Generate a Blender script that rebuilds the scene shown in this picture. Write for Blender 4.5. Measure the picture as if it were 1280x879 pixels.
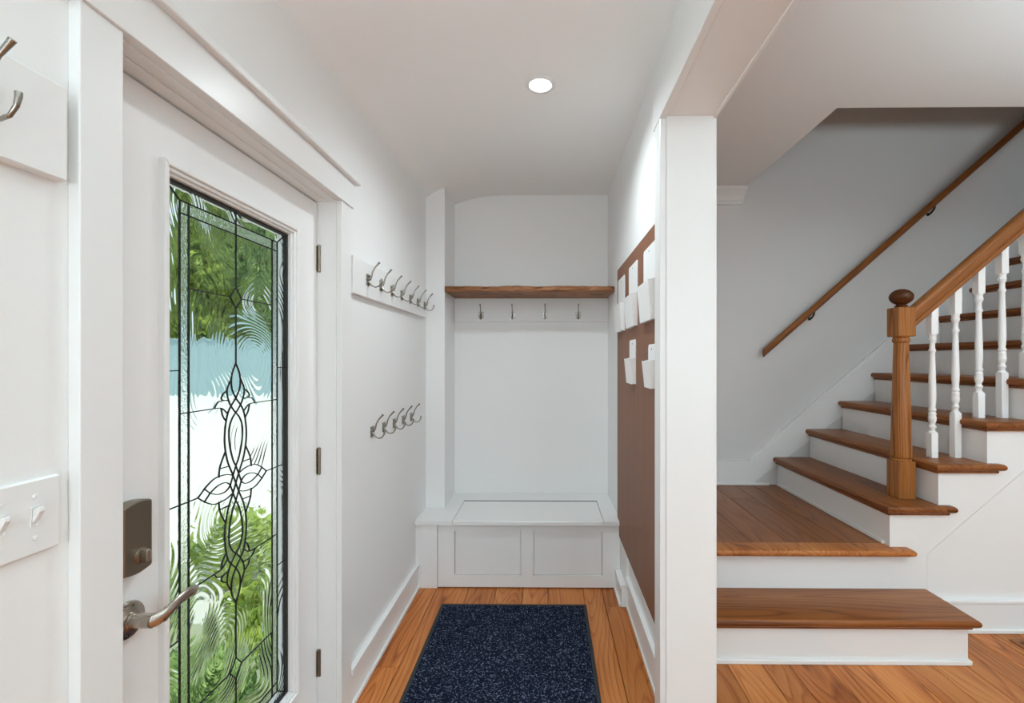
import bpy, bmesh, math, random
from mathutils import Vector, Matrix
random.seed(7)
for o in list(bpy.data.objects):
    bpy.data.objects.remove(o, do_unlink=True)
scn = bpy.context.scene
C = scn.collection
PI = math.pi

# ------------------------------------------------------------------ camera
CAM_H = 1.40
cam = bpy.data.cameras.new('camera')
cam.sensor_width = 36.0
cam.lens = 36.0 * 570.0 / 1280.0
cam.shift_x = -38.0 / 1280.0
cam.shift_y = 9.5 / 1280.0
cam.clip_start = 0.02
cam.clip_end = 200
camo = bpy.data.objects.new('camera', cam)
C.objects.link(camo)
camo.location = (0, 0, CAM_H)
camo.rotation_euler = (PI / 2, 0, math.atan(0.0105))
scn.camera = camo

# ------------------------------------------------------------------ light
world = bpy.data.worlds.new('sky')
scn.world = world
world.use_nodes = True
bg = world.node_tree.nodes['Background']
bg.inputs['Color'].default_value = (0.80, 0.90, 1.0, 1)
bg.inputs['Strength'].default_value = 1.3


def lamp(name, kind, loc, energy, color=(1, 1, 1), rot=(0, 0, 0), **kw):
    l = bpy.data.lights.new(name, kind)
    l.energy = energy
    l.color = color
    for k, v in kw.items():
        setattr(l, k, v)
    o = bpy.data.objects.new(name, l)
    C.objects.link(o)
    o.location = loc
    o.rotation_euler = rot
    return o


lamp('sun', 'SUN', (0, 0, 10), 4.6, (1.0, 0.96, 0.88),
     Vector((-0.15, 0.25, -0.95)).to_track_quat('-Z', 'Y').to_euler(), angle=0.02)
# the photographer's strobe on a stand behind the camera, and two added fill spots aimed up at the ceilings
NEUTRAL = (0.74, 0.93, 1.0)
lamp('strobe', 'POINT', (-0.42, -1.00, 1.32), 25.0, NEUTRAL, shadow_soft_size=0.06)
lamp('ceiling_fill_spot', 'SPOT', (-0.18, -0.30, 1.45), 88.0, NEUTRAL, (PI, 0, 0), spot_size=2.2, spot_blend=0.6, shadow_soft_size=0.10)
lamp('ceiling_fill_spot', 'SPOT', (2.60, 0.25, 1.83), 330.0, NEUTRAL, (PI, 0, 0), spot_size=2.75, spot_blend=0.6, shadow_soft_size=0.10)
# added area fills, unseen, at the back of the hall and stair room
lamp('hall_rear_fill', 'AREA', (-0.18, -2.62, 1.45), 6.0, (0.74, 0.91, 1.0), (PI / 2, 0, 0), shape='RECTANGLE', size=1.0, size_y=1.7)
lamp('room_rear_fill', 'AREA', (2.6, -2.62, 1.5), 30.0, (0.74, 0.91, 1.0), (PI / 2, 0, 0), shape='RECTANGLE', size=2.4, size_y=1.6)

vs = scn.view_settings
vs.view_transform = 'Standard'
vs.look = 'None'
vs.gamma = 1.0
vs.use_curve_mapping = False
vs.exposure = -0.04
scn.cycles.diffuse_bounces = 8
scn.cycles.max_bounces = 16
scn.cycles.transmission_bounces = 12

# ------------------------------------------------------------------ helpers


class MB:
    """collects geometry in world coordinates"""

    def __init__(self):
        self.v = []
        self.f = []

    def add(self, verts, faces):
        n = len(self.v)
        self.v += [tuple(p) for p in verts]
        self.f += [tuple(i + n for i in f) for f in faces]
        return self

    def box(self, x0, x1, y0, y1, z0, z1):
        return self.add([(x, y, z) for x in (x0, x1) for y in (y0, y1) for z in (z0, z1)],
                        [(0, 1, 3, 2), (4, 6, 7, 5), (0, 4, 5, 1), (2, 3, 7, 6), (0, 2, 6, 4), (1, 5, 7, 3)])

    def cbox(self, x0, x1, y0, y1, z0, z1, c=0.003):
        """box with chamfered edges"""
        vs_ = []
        idx = {}
        for sx in (0, 1):
            for sy in (0, 1):
                for sz in (0, 1):
                    for ax in range(3):
                        p = [(x0, x1)[sx], (y0, y1)[sy], (z0, z1)[sz]]
                        d = [(1, -1)[sx], (1, -1)[sy], (1, -1)[sz]]
                        for k in range(3):
                            if k != ax:
                                p[k] += d[k] * c
                        idx[(sx, sy, sz, ax)] = len(vs_)
                        vs_.append(p)
        fs = []
        for ax in range(3):
            o1, o2 = [k for k in range(3) if k != ax]
            for s in (0, 1):
                q = []
                for a, b in ((0, 0), (1, 0), (1, 1), (0, 1)):
                    t = [0, 0, 0]
                    t[ax] = s
                    t[o1] = a
                    t[o2] = b
                    q.append(idx[(*t, ax)])
                fs.append(q)
            for a in (0, 1):
                for b in (0, 1):
                    t0 = [0, 0, 0]
                    t0[o1] = a
                    t0[o2] = b
                    t1 = list(t0)
                    t1[ax] = 1
                    fs.append([idx[(*t0, o1)], idx[(*t1, o1)], idx[(*t1, o2)], idx[(*t0, o2)]])
        for sx in (0, 1):
            for sy in (0, 1):
                for sz in (0, 1):
                    fs.append([idx[(sx, sy, sz, k)] for k in range(3)])
        return self.add(vs_, fs)

    def prism(self, poly, lo, hi, axis):
        """poly = 2D points in the plane of the two other axes (in x,y,z order), extruded along axis"""
        n = len(poly)

        def P(p, h):
            if axis == 'x':
                return (h, p[0], p[1])
            if axis == 'y':
                return (p[0], h, p[1])
            return (p[0], p[1], h)
        vs_ = [P(p, lo) for p in poly] + [P(p, hi) for p in poly]
        fs = [tuple(range(n)), tuple(range(2 * n - 1, n - 1, -1))]
        for i in range(n):
            j = (i + 1) % n
            fs.append((i, i + n, j + n, j))
        return self.add(vs_, fs)

    def tube(self, pts, rad, seg=10, squash=None, caps=True):
        """pts path, rad number or list; squash=(vector, factor) flattens along a direction"""
        pts = [Vector(p) for p in pts]
        n = len(pts)
        if not isinstance(rad, (list, tuple)):
            rad = [rad] * n
        vs_ = []
        ref = None
        for i, p in enumerate(pts):
            t = (pts[min(i + 1, n - 1)] - pts[max(i - 1, 0)])
            t.normalize()
            if ref is None:
                ref = Vector((0, 0, 1)) if abs(t.z) < 0.9 else Vector((1, 0, 0))
            u = (ref - t * ref.dot(t)).normalized()
            w = t.cross(u)
            ref = u
            for k in range(seg):
                an = 2 * PI * k / seg
                d = (u * math.cos(an) + w * math.sin(an)) * rad[i]
                if squash:
                    a = Vector(squash[0])
                    d = d - a * d.dot(a) * (1 - squash[1])
                vs_.append(p + d)
        fs = []
        for i in range(n - 1):
            for k in range(seg):
                k2 = (k + 1) % seg
                fs.append((i * seg + k, i * seg + k2, (i + 1) * seg + k2, (i + 1) * seg + k))
        if caps:
            fs.append(tuple(range(seg - 1, -1, -1)))
            fs.append(tuple(range((n - 1) * seg, n * seg)))
        return self.add(vs_, fs)

    def lathe(self, prof, cx, cy, cz=0.0, seg=24, axis='z'):
        """prof = (radius, height) pairs"""
        n = len(prof)
        vs_ = []
        for r, h in prof:
            for k in range(seg):
                a = 2 * PI * k / seg
                if axis == 'z':
                    vs_.append((cx + r * math.cos(a), cy + r * math.sin(a), cz + h))
                elif axis == 'x':
                    vs_.append((cx + h, cy + r * math.cos(a), cz + r * math.sin(a)))
                else:
                    vs_.append((cx + r * math.cos(a), cy + h, cz + r * math.sin(a)))
        fs = []
        for i in range(n - 1):
            for k in range(seg):
                k2 = (k + 1) % seg
                fs.append((i * seg + k, i * seg + k2, (i + 1) * seg + k2, (i + 1) * seg + k))
        fs.append(tuple(range(seg - 1, -1, -1)))
        fs.append(tuple(range((n - 1) * seg, n * seg)))
        return self.add(vs_, fs)

    def ring_x(self, y0, y1, z0, z1, w, xa, xb):
        """mitred rectangular frame lying in a plane of constant x"""
        o = [(y0, z0), (y1, z0), (y1, z1), (y0, z1)]
        i = [(y0 + w, z0 + w), (y1 - w, z0 + w), (y1 - w, z1 - w), (y0 + w, z1 - w)]
        for k in range(4):
            j = (k + 1) % 4
            self.prism([o[k], o[j], i[j], i[k]], xa, xb, 'x')
        return self


BASE = {}


def finish(name, mb, mat, parent=None, smooth=False, bevel=0.0, loc=None):
    xs = [p[0] for p in mb.v]
    ys = [p[1] for p in mb.v]
    zs = [p[2] for p in mb.v]
    if parent is not None:
        org = Vector(BASE[parent.name])
    elif loc is not None:
        org = Vector(loc)
    else:
        org = Vector(((min(xs) + max(xs)) / 2, (min(ys) + max(ys)) / 2, min(zs)))
    me = bpy.data.meshes.new(name)
    me.from_pydata([Vector(p) - org for p in mb.v], [], mb.f)
    bm = bmesh.new()
    bm.from_mesh(me)
    bmesh.ops.recalc_face_normals(bm, faces=bm.faces)
    bm.to_mesh(me)
    bm.free()
    me.materials.append(mat)
    if smooth:
        me.polygons.foreach_set('use_smooth', [True] * len(me.polygons))
        try:
            me.set_sharp_from_angle(angle=math.radians(40))
        except Exception:
            pass
    o = bpy.data.objects.new(name, me)
    C.objects.link(o)
    if parent is not None:
        o.parent = parent
        BASE[o.name] = tuple(org)
    else:
        o.location = org
        BASE[o.name] = tuple(org)
    if bevel:
        m = o.modifiers.new('bevel', 'BEVEL')
        m.width = bevel
        m.segments = 2
        m.limit_method = 'ANGLE'
    return o


def tag(o, label, cat, group=None, kind=None):
    o['label'] = label
    o['category'] = cat
    if group:
        o['group'] = group
    if kind:
        o['kind'] = kind
    return o


def thing(name, loc, label, cat, group=None, kind=None):
    o = bpy.data.objects.new(name, None)
    o.empty_display_size = 0.05
    C.objects.link(o)
    o.location = loc
    BASE[o.name] = tuple(loc)
    return tag(o, label, cat, group, kind)


def copy_tree(o, parent=None, loc=None):
    c = o.copy()
    C.objects.link(c)
    c.parent = parent
    if loc is not None:
        c.location = loc
    for ch in o.children:
        copy_tree(ch, c)
    return c


# ------------------------------------------------------------------ materials
def newmat(name):
    m = bpy.data.materials.new(name)
    m.use_nodes = True
    nt = m.node_tree
    p = nt.nodes['Principled BSDF']
    return m, nt, p


def N(nt, typ, **kw):
    n = nt.nodes.new(typ)
    for k, v in kw.items():
        setattr(n, k, v)
    return n


def paint(name, col, rough=0.45, bump=0.02, scale=180):
    m, nt, p = newmat(name)
    p.inputs['Base Color'].default_value = (*col, 1)
    p.inputs['Roughness'].default_value = rough
    tc = N(nt, 'ShaderNodeTexCoord')
    no = N(nt, 'ShaderNodeTexNoise')
    no.inputs['Scale'].default_value = scale
    no.inputs['Detail'].default_value = 3
    nt.links.new(tc.outputs['Object'], no.inputs['Vector'])
    b = N(nt, 'ShaderNodeBump')
    b.inputs['Strength'].default_value = bump
    b.inputs['Distance'].default_value = 0.01
    nt.links.new(no.outputs['Fac'], b.inputs['Height'])
    nt.links.new(b.outputs['Normal'], p.inputs['Normal'])
    return m


def metal(name, col, rough):
    m, nt, p = newmat(name)
    p.inputs['Base Color'].default_value = (*col, 1)
    p.inputs['Metallic'].default_value = 1.0
    tc = N(nt, 'ShaderNodeTexCoord')
    no = N(nt, 'ShaderNodeTexNoise')
    no.inputs['Scale'].default_value = 60
    nt.links.new(tc.outputs['Object'], no.inputs['Vector'])
    mr = N(nt, 'ShaderNodeMapRange')
    mr.inputs['To Min'].default_value = rough * 0.8
    mr.inputs['To Max'].default_value = rough * 1.25
    nt.links.new(no.outputs['Fac'], mr.inputs['Value'])
    nt.links.new(mr.outputs['Result'], p.inputs['Roughness'])
    return m


def wood(name, dark, mid, light, axis='y', rough=0.35, bands=26.0, distort=5.0, vary=0.25, stretch=0.10, knots=0.0, ring=0.5, tilt=0.0, spec=0.22):
    m, nt, p = newmat(name)
    L = nt.links.new
    tc = N(nt, 'ShaderNodeTexCoord')
    oi = N(nt, 'ShaderNodeObjectInfo')
    mul = N(nt, 'ShaderNodeVectorMath', operation='SCALE')
    cmb = N(nt, 'ShaderNodeCombineXYZ')
    for k, s in enumerate((7.0, 13.0, 5.0)):
        mm = N(nt, 'ShaderNodeMath', operation='MULTIPLY')
        mm.inputs[1].default_value = s
        L(oi.outputs['Random'], mm.inputs[0])
        L(mm.outputs[0], cmb.inputs[k])
    add = N(nt, 'ShaderNodeVectorMath', operation='ADD')
    L(tc.outputs['Object'], add.inputs[0])
    L(cmb.outputs[0], add.inputs[1])
    rt = N(nt, 'ShaderNodeMapping')
    rt.inputs['Rotation'].default_value = (0, tilt, 0)
    L(add.outputs[0], rt.inputs['Vector'])
    mp = N(nt, 'ShaderNodeMapping')
    sc = {'x': (stretch, 1, 1), 'y': (1, stretch, 1), 'z': (1, 1, stretch)}[axis]
    mp.inputs['Scale'].default_value = sc
    L(rt.outputs[0], mp.inputs['Vector'])
    # growth rings: contour lines of a smooth field stretched along the grain
    rn = N(nt, 'ShaderNodeTexNoise')
    rn.inputs['Scale'].default_value = 5.0
    rn.inputs['Detail'].default_value = 0.7
    L(mp.outputs[0], rn.inputs['Vector'])
    km = N(nt, 'ShaderNodeMath', operation='MULTIPLY')
    km.inputs[1].default_value = bands
    L(rn.outputs['Fac'], km.inputs[0])
    fr_ = N(nt, 'ShaderNodeMath', operation='FRACT')
    L(km.outputs[0], fr_.inputs[0])
    rr = N(nt, 'ShaderNodeValToRGB')
    re_ = rr.color_ramp.elements
    re_[0].position = 0.0
    re_[0].color = (.25, .25, .25, 1)
    re_[1].position = 1.0
    re_[1].color = (.3, .3, .3, 1)
    q1 = re_.new(0.18)
    q1.color = (.72, .72, .72, 1)
    q2 = re_.new(0.8)
    q2.color = (.58, .58, .58, 1)
    L(fr_.outputs[0], rr.inputs['Fac'])
    fi = N(nt, 'ShaderNodeTexNoise')
    fi.inputs['Scale'].default_value = 120
    fi.inputs['Detail'].default_value = 5
    fi.inputs['Roughness'].default_value = 0.6
    mpf = N(nt, 'ShaderNodeMapping')
    mpf.inputs['Scale'].default_value = {'x': (.03, 1, 1), 'y': (1, .03, 1), 'z': (1, 1, .03)}[axis]
    L(rt.outputs[0], mpf.inputs['Vector'])
    L(mpf.outputs[0], fi.inputs['Vector'])
    lo = N(nt, 'ShaderNodeTexNoise')
    lo.inputs['Scale'].default_value = 7
    lo.inputs['Detail'].default_value = 3
    L(mp.outputs[0], lo.inputs['Vector'])
    mx = N(nt, 'ShaderNodeMix', data_type='FLOAT')
    mx.inputs[0].default_value = 1.0 - ring
    L(rr.outputs['Color'], mx.inputs[2])
    L(fi.outputs['Fac'], mx.inputs[3])
    mx2 = N(nt, 'ShaderNodeMix', data_type='FLOAT')
    mx2.inputs[0].default_value = 0.42
    L(mx.outputs[0], mx2.inputs[2])
    L(lo.outputs['Fac'], mx2.inputs[3])
    cr = N(nt, 'ShaderNodeValToRGB')
    e = cr.color_ramp.elements
    e[0].position = 0.36
    e[0].color = (*dark, 1)
    e[1].position = 0.64
    e[1].color = (*light, 1)
    q = e.new(0.50)
    q.color = (*mid, 1)
    L(mx2.outputs[0], cr.inputs['Fac'])
    hsv = N(nt, 'ShaderNodeHueSaturation')
    mr = N(nt, 'ShaderNodeMapRange')
    mr.inputs['To Min'].default_value = 1 - vary
    mr.inputs['To Max'].default_value = 1 + vary
    L(oi.outputs['Random'], mr.inputs['Value'])
    L(mr.outputs['Result'], hsv.inputs['Value'])
    L(cr.outputs['Color'], hsv.inputs['Color'])
    last = hsv.outputs['Color']
    if knots:
        vo = N(nt, 'ShaderNodeTexVoronoi')
        vo.inputs['Scale'].default_value = 2.6
        mpk = N(nt, 'ShaderNodeMapping')
        mpk.inputs['Scale'].default_value = {'x': (.6, 1, 1), 'y': (1, .6, 1), 'z': (1, 1, .6)}[axis]
        L(add.outputs[0], mpk.inputs['Vector'])
        L(mpk.outputs[0], vo.inputs['Vector'])
        kr = N(nt, 'ShaderNodeMapRange')
        kr.inputs['From Min'].default_value = 0.015
        kr.inputs['From Max'].default_value = 0.05
        kr.inputs['To Min'].default_value = knots
        kr.inputs['To Max'].default_value = 0.0
        L(vo.outputs['Distance'], kr.inputs['Value'])
        mk = N(nt, 'ShaderNodeMix', data_type='RGBA')
        mk.inputs[7].default_value = (dark[0] * .3, dark[1] * .3, dark[2] * .3, 1)
        L(kr.outputs['Result'], mk.inputs[0])
        L(last, mk.inputs[6])
        last = mk.outputs[2]
    L(last, p.inputs['Base Color'])
    p.inputs['Roughness'].default_value = rough
    p.inputs['Specular IOR Level'].default_value = spec
    b = N(nt, 'ShaderNodeBump')
    b.inputs['Strength'].default_value = 0.12
    b.inputs['Distance'].default_value = 0.004
    L(mx.outputs[0], b.inputs['Height'])
    L(b.outputs['Normal'], p.inputs['Normal'])
    return m


M = {}
M['trim'] = paint('trim_white_gloss', (0.80, 0.80, 0.79), 0.32, 0.015, 60)
M['wall'] = paint('hall_wall_paint', (0.82, 0.82, 0.81), 0.55, 0.03, 140)
M['ceil'] = paint('ceiling_paint', (0.90, 0.90, 0.89), 0.8, 0.03, 140)
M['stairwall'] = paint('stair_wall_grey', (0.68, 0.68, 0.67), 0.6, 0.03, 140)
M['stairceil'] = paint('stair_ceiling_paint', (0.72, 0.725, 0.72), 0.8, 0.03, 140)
M['door'] = paint('door_white', (0.84, 0.84, 0.835), 0.35, 0.015, 90)
M['baluster'] = paint('baluster_white', (0.85, 0.85, 0.84), 0.3, 0.015, 60)
M['nickel'] = metal('satin_nickel', (0.50, 0.45, 0.39), 0.28)
M['bronze'] = metal('aged_nickel', (0.28, 0.245, 0.19), 0.36)
M['hook'] = metal('hook_nickel', (0.33, 0.31, 0.27), 0.28)
M['dark'] = paint('dark_gap', (0.02, 0.018, 0.015), 0.7)
M['came'] = metal('lead_came', (0.035, 0.037, 0.035), 0.55)
M['floor'] = wood('pine_floor', (0.22, 0.058, 0.013), (0.48, 0.155, 0.038), (0.63, 0.260, 0.078), 'y', 0.33, 20, 7, 0.20, 0.13, 0.9, .48)
M['patch'] = wood('oak_patch', (0.25, 0.072, 0.016), (0.42, 0.138, 0.034), (0.52, 0.20, 0.056), 'y', 0.36, 26, 5, 0.05, 0.08)
M['treadx'] = wood('tread_wood_x', (0.11, 0.030, 0.006), (0.25, 0.078, 0.018), (0.35, 0.128, 0.034), 'x', 0.28, 16, 6, 0.08, 0.09, 0, .5)
M['tready'] = wood('tread_wood_y', (0.11, 0.032, 0.008), (0.23, 0.076, 0.021), (0.31, 0.116, 0.036), 'y', 0.28, 16, 6, 0.08, 0.09, 0, .5)
M['newel'] = wood('newel_oak', (0.10, 0.028, 0.006), (0.31, 0.115, 0.030), (0.41, 0.170, 0.050), 'z', 0.22, 44, 6, 0.04, 0.05, 0, .6)
M['rail'] = wood('rail_oak', (0.17, 0.056, 0.015), (0.29, 0.105, 0.029), (0.36, 0.140, 0.041), 'x', 0.28, 26, 4, 0.04, 0.05, 0, .35, 0.716)
M['finial'] = wood('finial_oak', (0.03, 0.009, 0.003), (0.075, 0.024, 0.007), (0.11, 0.038, 0.012), 'z', 0.15, 20, 4, 0.03, 0.2)
M['shelf'] = wood('live_edge_shelf', (0.09, 0.030, 0.012), (0.25, 0.105, 0.046), (0.38, 0.18, 0.085), 'x', 0.5, 22, 8, 0.03, 0.16, 0, .6)
M['board'] = wood('brown_board', (0.205, 0.088, 0.048), (0.235, 0.103, 0.057), (0.262, 0.118, 0.067), 'z', 0.5, 10, 2, 0.02, 0.05, 0, .3)
M['pocket'] = paint('white_pocket', (0.86, 0.86, 0.85), 0.45)
M['rubber'] = paint('mat_rubber', (0.022, 0.024, 0.026), 0.7, 0.1, 80)
M['concrete'] = paint('pale_concrete', (0.52, 0.535, 0.51), 0.9, 0.1, 20)
M['bluewall'] = paint('pale_blue_siding', (0.28, 0.41, 0.44), 0.7, 0.1, 20)
M['bark'] = paint('bark', (0.10, 0.065, 0.04), 0.9, 0.3, 20)

# navy mat pile with pale flecks
m, nt, p = newmat('navy_pile')
tc = N(nt, 'ShaderNodeTexCoord')
v = N(nt, 'ShaderNodeTexNoise')
v.inputs['Scale'].default_value = 135
v.inputs['Detail'].default_value = 3
nt.links.new(tc.outputs['Object'], v.inputs['Vector'])
cr = N(nt, 'ShaderNodeValToRGB')
e = cr.color_ramp.elements
e[0].position = 0.48
e[0].color = (0.0055, 0.0085, 0.020, 1)
e[1].position = 0.70
e[1].color = (0.17, 0.20, 0.29, 1)
q = e.new(0.56)
q.color = (0.018, 0.026, 0.052, 1)
nt.links.new(v.outputs['Fac'], cr.inputs['Fac'])
nt.links.new(cr.outputs['Color'], p.inputs['Base Color'])
p.inputs['Roughness'].default_value = 0.95
p.inputs['Specular IOR Level'].default_value = 0.1
M['pile'] = m


def foliage_mat(name, c1, c2):
    m, nt, p = newmat(name)
    tc = N(nt, 'ShaderNodeTexCoord')
    no = N(nt, 'ShaderNodeTexNoise')
    no.inputs['Scale'].default_value = 1.7
    no.inputs['Detail'].default_value = 6
    nt.links.new(tc.outputs['Object'], no.inputs['Vector'])
    cr = N(nt, 'ShaderNodeValToRGB')
    cr.color_ramp.elements[0].position = 0.35
    cr.color_ramp.elements[0].color = (*c1, 1)
    cr.color_ramp.elements[1].position = 0.65
    cr.color_ramp.elements[1].color = (*c2, 1)
    nt.links.new(no.outputs['Fac'], cr.inputs['Fac'])
    nt.links.new(cr.outputs['Color'], p.inputs['Base Color'])
    p.inputs['Roughness'].default_value = 0.6
    tr = N(nt, 'ShaderNodeBsdfTranslucent')
    nt.links.new(cr.outputs['Color'], tr.inputs['Color'])
    ms = N(nt, 'ShaderNodeMixShader')
    ms.inputs[0].default_value = 0.35
    out = nt.nodes['Material Output']
    nt.links.new(p.outputs[0], ms.inputs[1])
    nt.links.new(tr.outputs[0], ms.inputs[2])
    nt.links.new(ms.outputs[0], out.inputs['Surface'])
    return m


M['leaf1'] = foliage_mat('leaf_bright', (0.10, 0.20, 0.02), (0.50, 0.62, 0.12))
M['leaf2'] = foliage_mat('leaf_deep', (0.10, 0.22, 0.05), (0.46, 0.60, 0.22))
M['grass'] = foliage_mat('lawn', (0.36, 0.42, 0.28), (0.58, 0.62, 0.46))


def glassmat(name, wave, strength, rough, tint=(0.93, 0.97, 0.95)):
    m, nt, p = newmat(name)
    nt.nodes.remove(p)
    g = N(nt, 'ShaderNodeBsdfGlass')
    g.inputs['IOR'].default_value = 1.35
    g.inputs['Roughness'].default_value = rough
    g.inputs['Color'].default_value = (*tint, 1)
    nt.links.new(g.outputs[0], nt.nodes['Material Output'].inputs['Surface'])
    tc = N(nt, 'ShaderNodeTexCoord')
    if wave == 'baroque':
        mpg = N(nt, 'ShaderNodeMapping')
        mpg.inputs['Scale'].default_value = (1, 1.0, 0.8)
        nt.links.new(tc.outputs['Object'], mpg.inputs['Vector'])
        w = N(nt, 'ShaderNodeTexNoise')
        w.inputs['Scale'].default_value = 4.6
        w.inputs['Detail'].default_value = 0.3
        nt.links.new(mpg.outputs[0], w.inputs['Vector'])
        k_ = N(nt, 'ShaderNodeMath', operation='MULTIPLY')
        k_.inputs[1].default_value = 190
        nt.links.new(w.outputs['Fac'], k_.inputs[0])
        sn = N(nt, 'ShaderNodeMath', operation='SINE')
        nt.links.new(k_.outputs[0], sn.inputs[0])
        w2 = N(nt, 'ShaderNodeTexNoise')
        w2.inputs['Scale'].default_value = 9
        nt.links.new(mpg.outputs[0], w2.inputs['Vector'])
        mk2 = N(nt, 'ShaderNodeMapRange')
        mk2.inputs['From Min'].default_value = 0.36
        mk2.inputs['From Max'].default_value = 0.62
        nt.links.new(w2.outputs['Fac'], mk2.inputs['Value'])
        pm = N(nt, 'ShaderNodeMath', operation='MULTIPLY')
        nt.links.new(sn.outputs[0], pm.inputs[0])
        nt.links.new(mk2.outputs['Result'], pm.inputs[1])
        h = pm.outputs[0]
        dist = 0.0007
    elif wave == 'granite':
        w = N(nt, 'ShaderNodeTexNoise')
        w.inputs['Scale'].default_value = 170
        w.inputs['Detail'].default_value = 2
        h = w.outputs['Fac']
        nt.links.new(tc.outputs['Object'], w.inputs['Vector'])
        dist = 0.004
    else:
        w = N(nt, 'ShaderNodeTexNoise')
        w.inputs['Scale'].default_value = 28
        h = w.outputs['Fac']
        nt.links.new(tc.outputs['Object'], w.inputs['Vector'])
        dist = 0.004
    b = N(nt, 'ShaderNodeBump')
    b.inputs['Strength'].default_value = strength
    b.inputs['Distance'].default_value = dist
    nt.links.new(h, b.inputs['Height'])
    nt.links.new(b.outputs['Normal'], g.inputs['Normal'])
    return m


M['g_main'] = glassmat('baroque_glass', 'baroque', 0.75, 0.02)
M['g_edge'] = glassmat('granite_glass', 'granite', 0.4, 0.05)
M['g_bevel'] = glassmat('bevel_glass', 'bevel', 0.7, 0.01)

# ------------------------------------------------------------------ dimensions
XL, XR, XR2 = -0.805, 0.445, 0.618        # hall side faces, stair-room face of the partition
YB = 3.35                                  # nook back wall
YF = 3.537                                 # far wall behind the stairs
YREAR = -2.5
ZC, ZC2, ZTOP = 2.605, 2.70, 5.3
YJ = 1.70                                  # end of the partition (wide cased opening)
XE = 4.60
YSIDE = 2.37                               # face of the stair side
D0, D1, DZ = 0.842, 1.726, 2.0             # door opening
RISE, RUN = 0.216, 0.2485
X0 = 1.732                                 # first nosing of the upper flight

# ------------------------------------------------------------------ floor
floor = thing('floor', (0, 0, 0), 'orange pine plank floor running through hall and stair room', 'floor', kind='structure')
finish('subfloor', MB().box(XL - 0.14, XE, YREAR, YF, -0.20, -0.021), M['dark'], floor)


def planks(x0, x1, y0, y1, edges, parent, mat, z1=0.0, joints=True):
    th = 0.02
    for a, b in zip(edges[:-1], edges[1:]):
        y = y0
        first = True
        while y < y1 - 1e-6:
            ln = random.uniform(0.9, 2.4) if not first else random.uniform(0.5, 2.0)
            first = False
            e = min(y + ln, y1) if joints else y1
            if y1 - e < 0.25:
                e = y1
            finish('plank', MB().cbox(a + 0.0011, b - 0.0011, y + 0.0009, e - 0.0009, z1 - th, z1 - random.uniform(0, 0.0006), 0.0018), mat, parent)
            y = e


planks(XL, XR, YREAR, 2.80, [XL, -0.675, -0.478, -0.31, -0.146, 0.005, 0.216, 0.33], floor, M['floor'])
planks(0.33, XR, YREAR, 1.35, [0.33, XR + .017], floor, M['floor'])
planks(0.33, XR, 2.575, 2.80, [0.33, XR + .017], floor, M['floor'])
eds = [XR2 - 0.163]
ws = [0.105, 0.13, 0.10, 0.14, 0.16, 0.12, 0.17, 0.15, 0.19, 0.14, 0.16]
while eds[-1] < XE:
    eds.append(min(XE, eds[-1] + ws[len(eds) % len(ws)]))
planks(XR2, XE, YREAR, YSIDE, eds, floor, M['floor'])
# oak patch let into the floor along the right wall
pt = thing('floor_patch', (0.39, 2.0, 0), 'orange oak patch board in the floor along the right wall', 'floor board')
finish('board', MB().cbox(0.331, 0.4315, 1.351, 2.574, -0.02, 0.003, 0.002), M['patch'], pt)
finish('edge_strip', MB().cbox(0.4325, 0.4615, 1.351, 2.574, -0.02, 0.002, 0.002), M['floor'], pt)

# ------------------------------------------------------------------ hall shell
wl = thing('wall_left', (XL, 0, 0), 'white painted hall wall around the glazed door', 'wall', kind='structure')
mb = MB()
mb.box(XL - 0.14, XL, YREAR, D0 - 0.022, 0, ZC + 0.1)
mb.box(XL - 0.14, XL, D1 + 0.022, YF, 0, ZC + 0.1)
mb.box(XL - 0.14, XL, D0 - 0.022, D1 + 0.022, DZ + 0.022, ZC + 0.1)
finish('plaster', mb, M['wall'], wl)

wb = finish('wall_back', MB().box(XL, XR + .02, YB, YF, 0, ZC + 0.1), M['wall'])
tag(wb, 'white wall at the back of the bench nook', 'wall', kind='structure')

wr = thing('wall_right', (XR, 2, 0), 'white partition wall between hall and staircase', 'wall', kind='structure')
mb = MB()
mb.box(XR + 0.015, XR2, YJ + 0.02, YF, 0, 0.30)
mb.box(XR, XR2, YJ + 0.02, YF, 0.30, ZC2)
mb.box(XR, XR2, -0.4, YJ + 0.02, 2.325, ZC2)
mb.box(XR, XR2, YREAR, -0.4, 0, ZC2)
mb.box(XR, XR + 0.016, 2.57, YB, 0, 0.30)
finish('plaster', mb, M['wall'], wr)

# ceiling with a plaster cove along its left side
prof = [(XL - 0.05, ZC + 0.15), (XL - 0.05, 2.455), (XL, 2.470), (-0.76, 2.502), (-0.70, 2.531), (-0.63, 2.556), (-0.55, 2.578), (-0.46, 2.594), (-0.36, 2.602), (-0.25, ZC), (XR + 0.05, ZC), (XR + 0.05, ZC + 0.15)]
ce = finish('ceiling', MB().prism(prof, YREAR, YB + 0.05, 'y'), M['ceil'], smooth=True)
tag(ce, 'white hall ceiling curving down to the left wall', 'ceiling', kind='structure')

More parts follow.
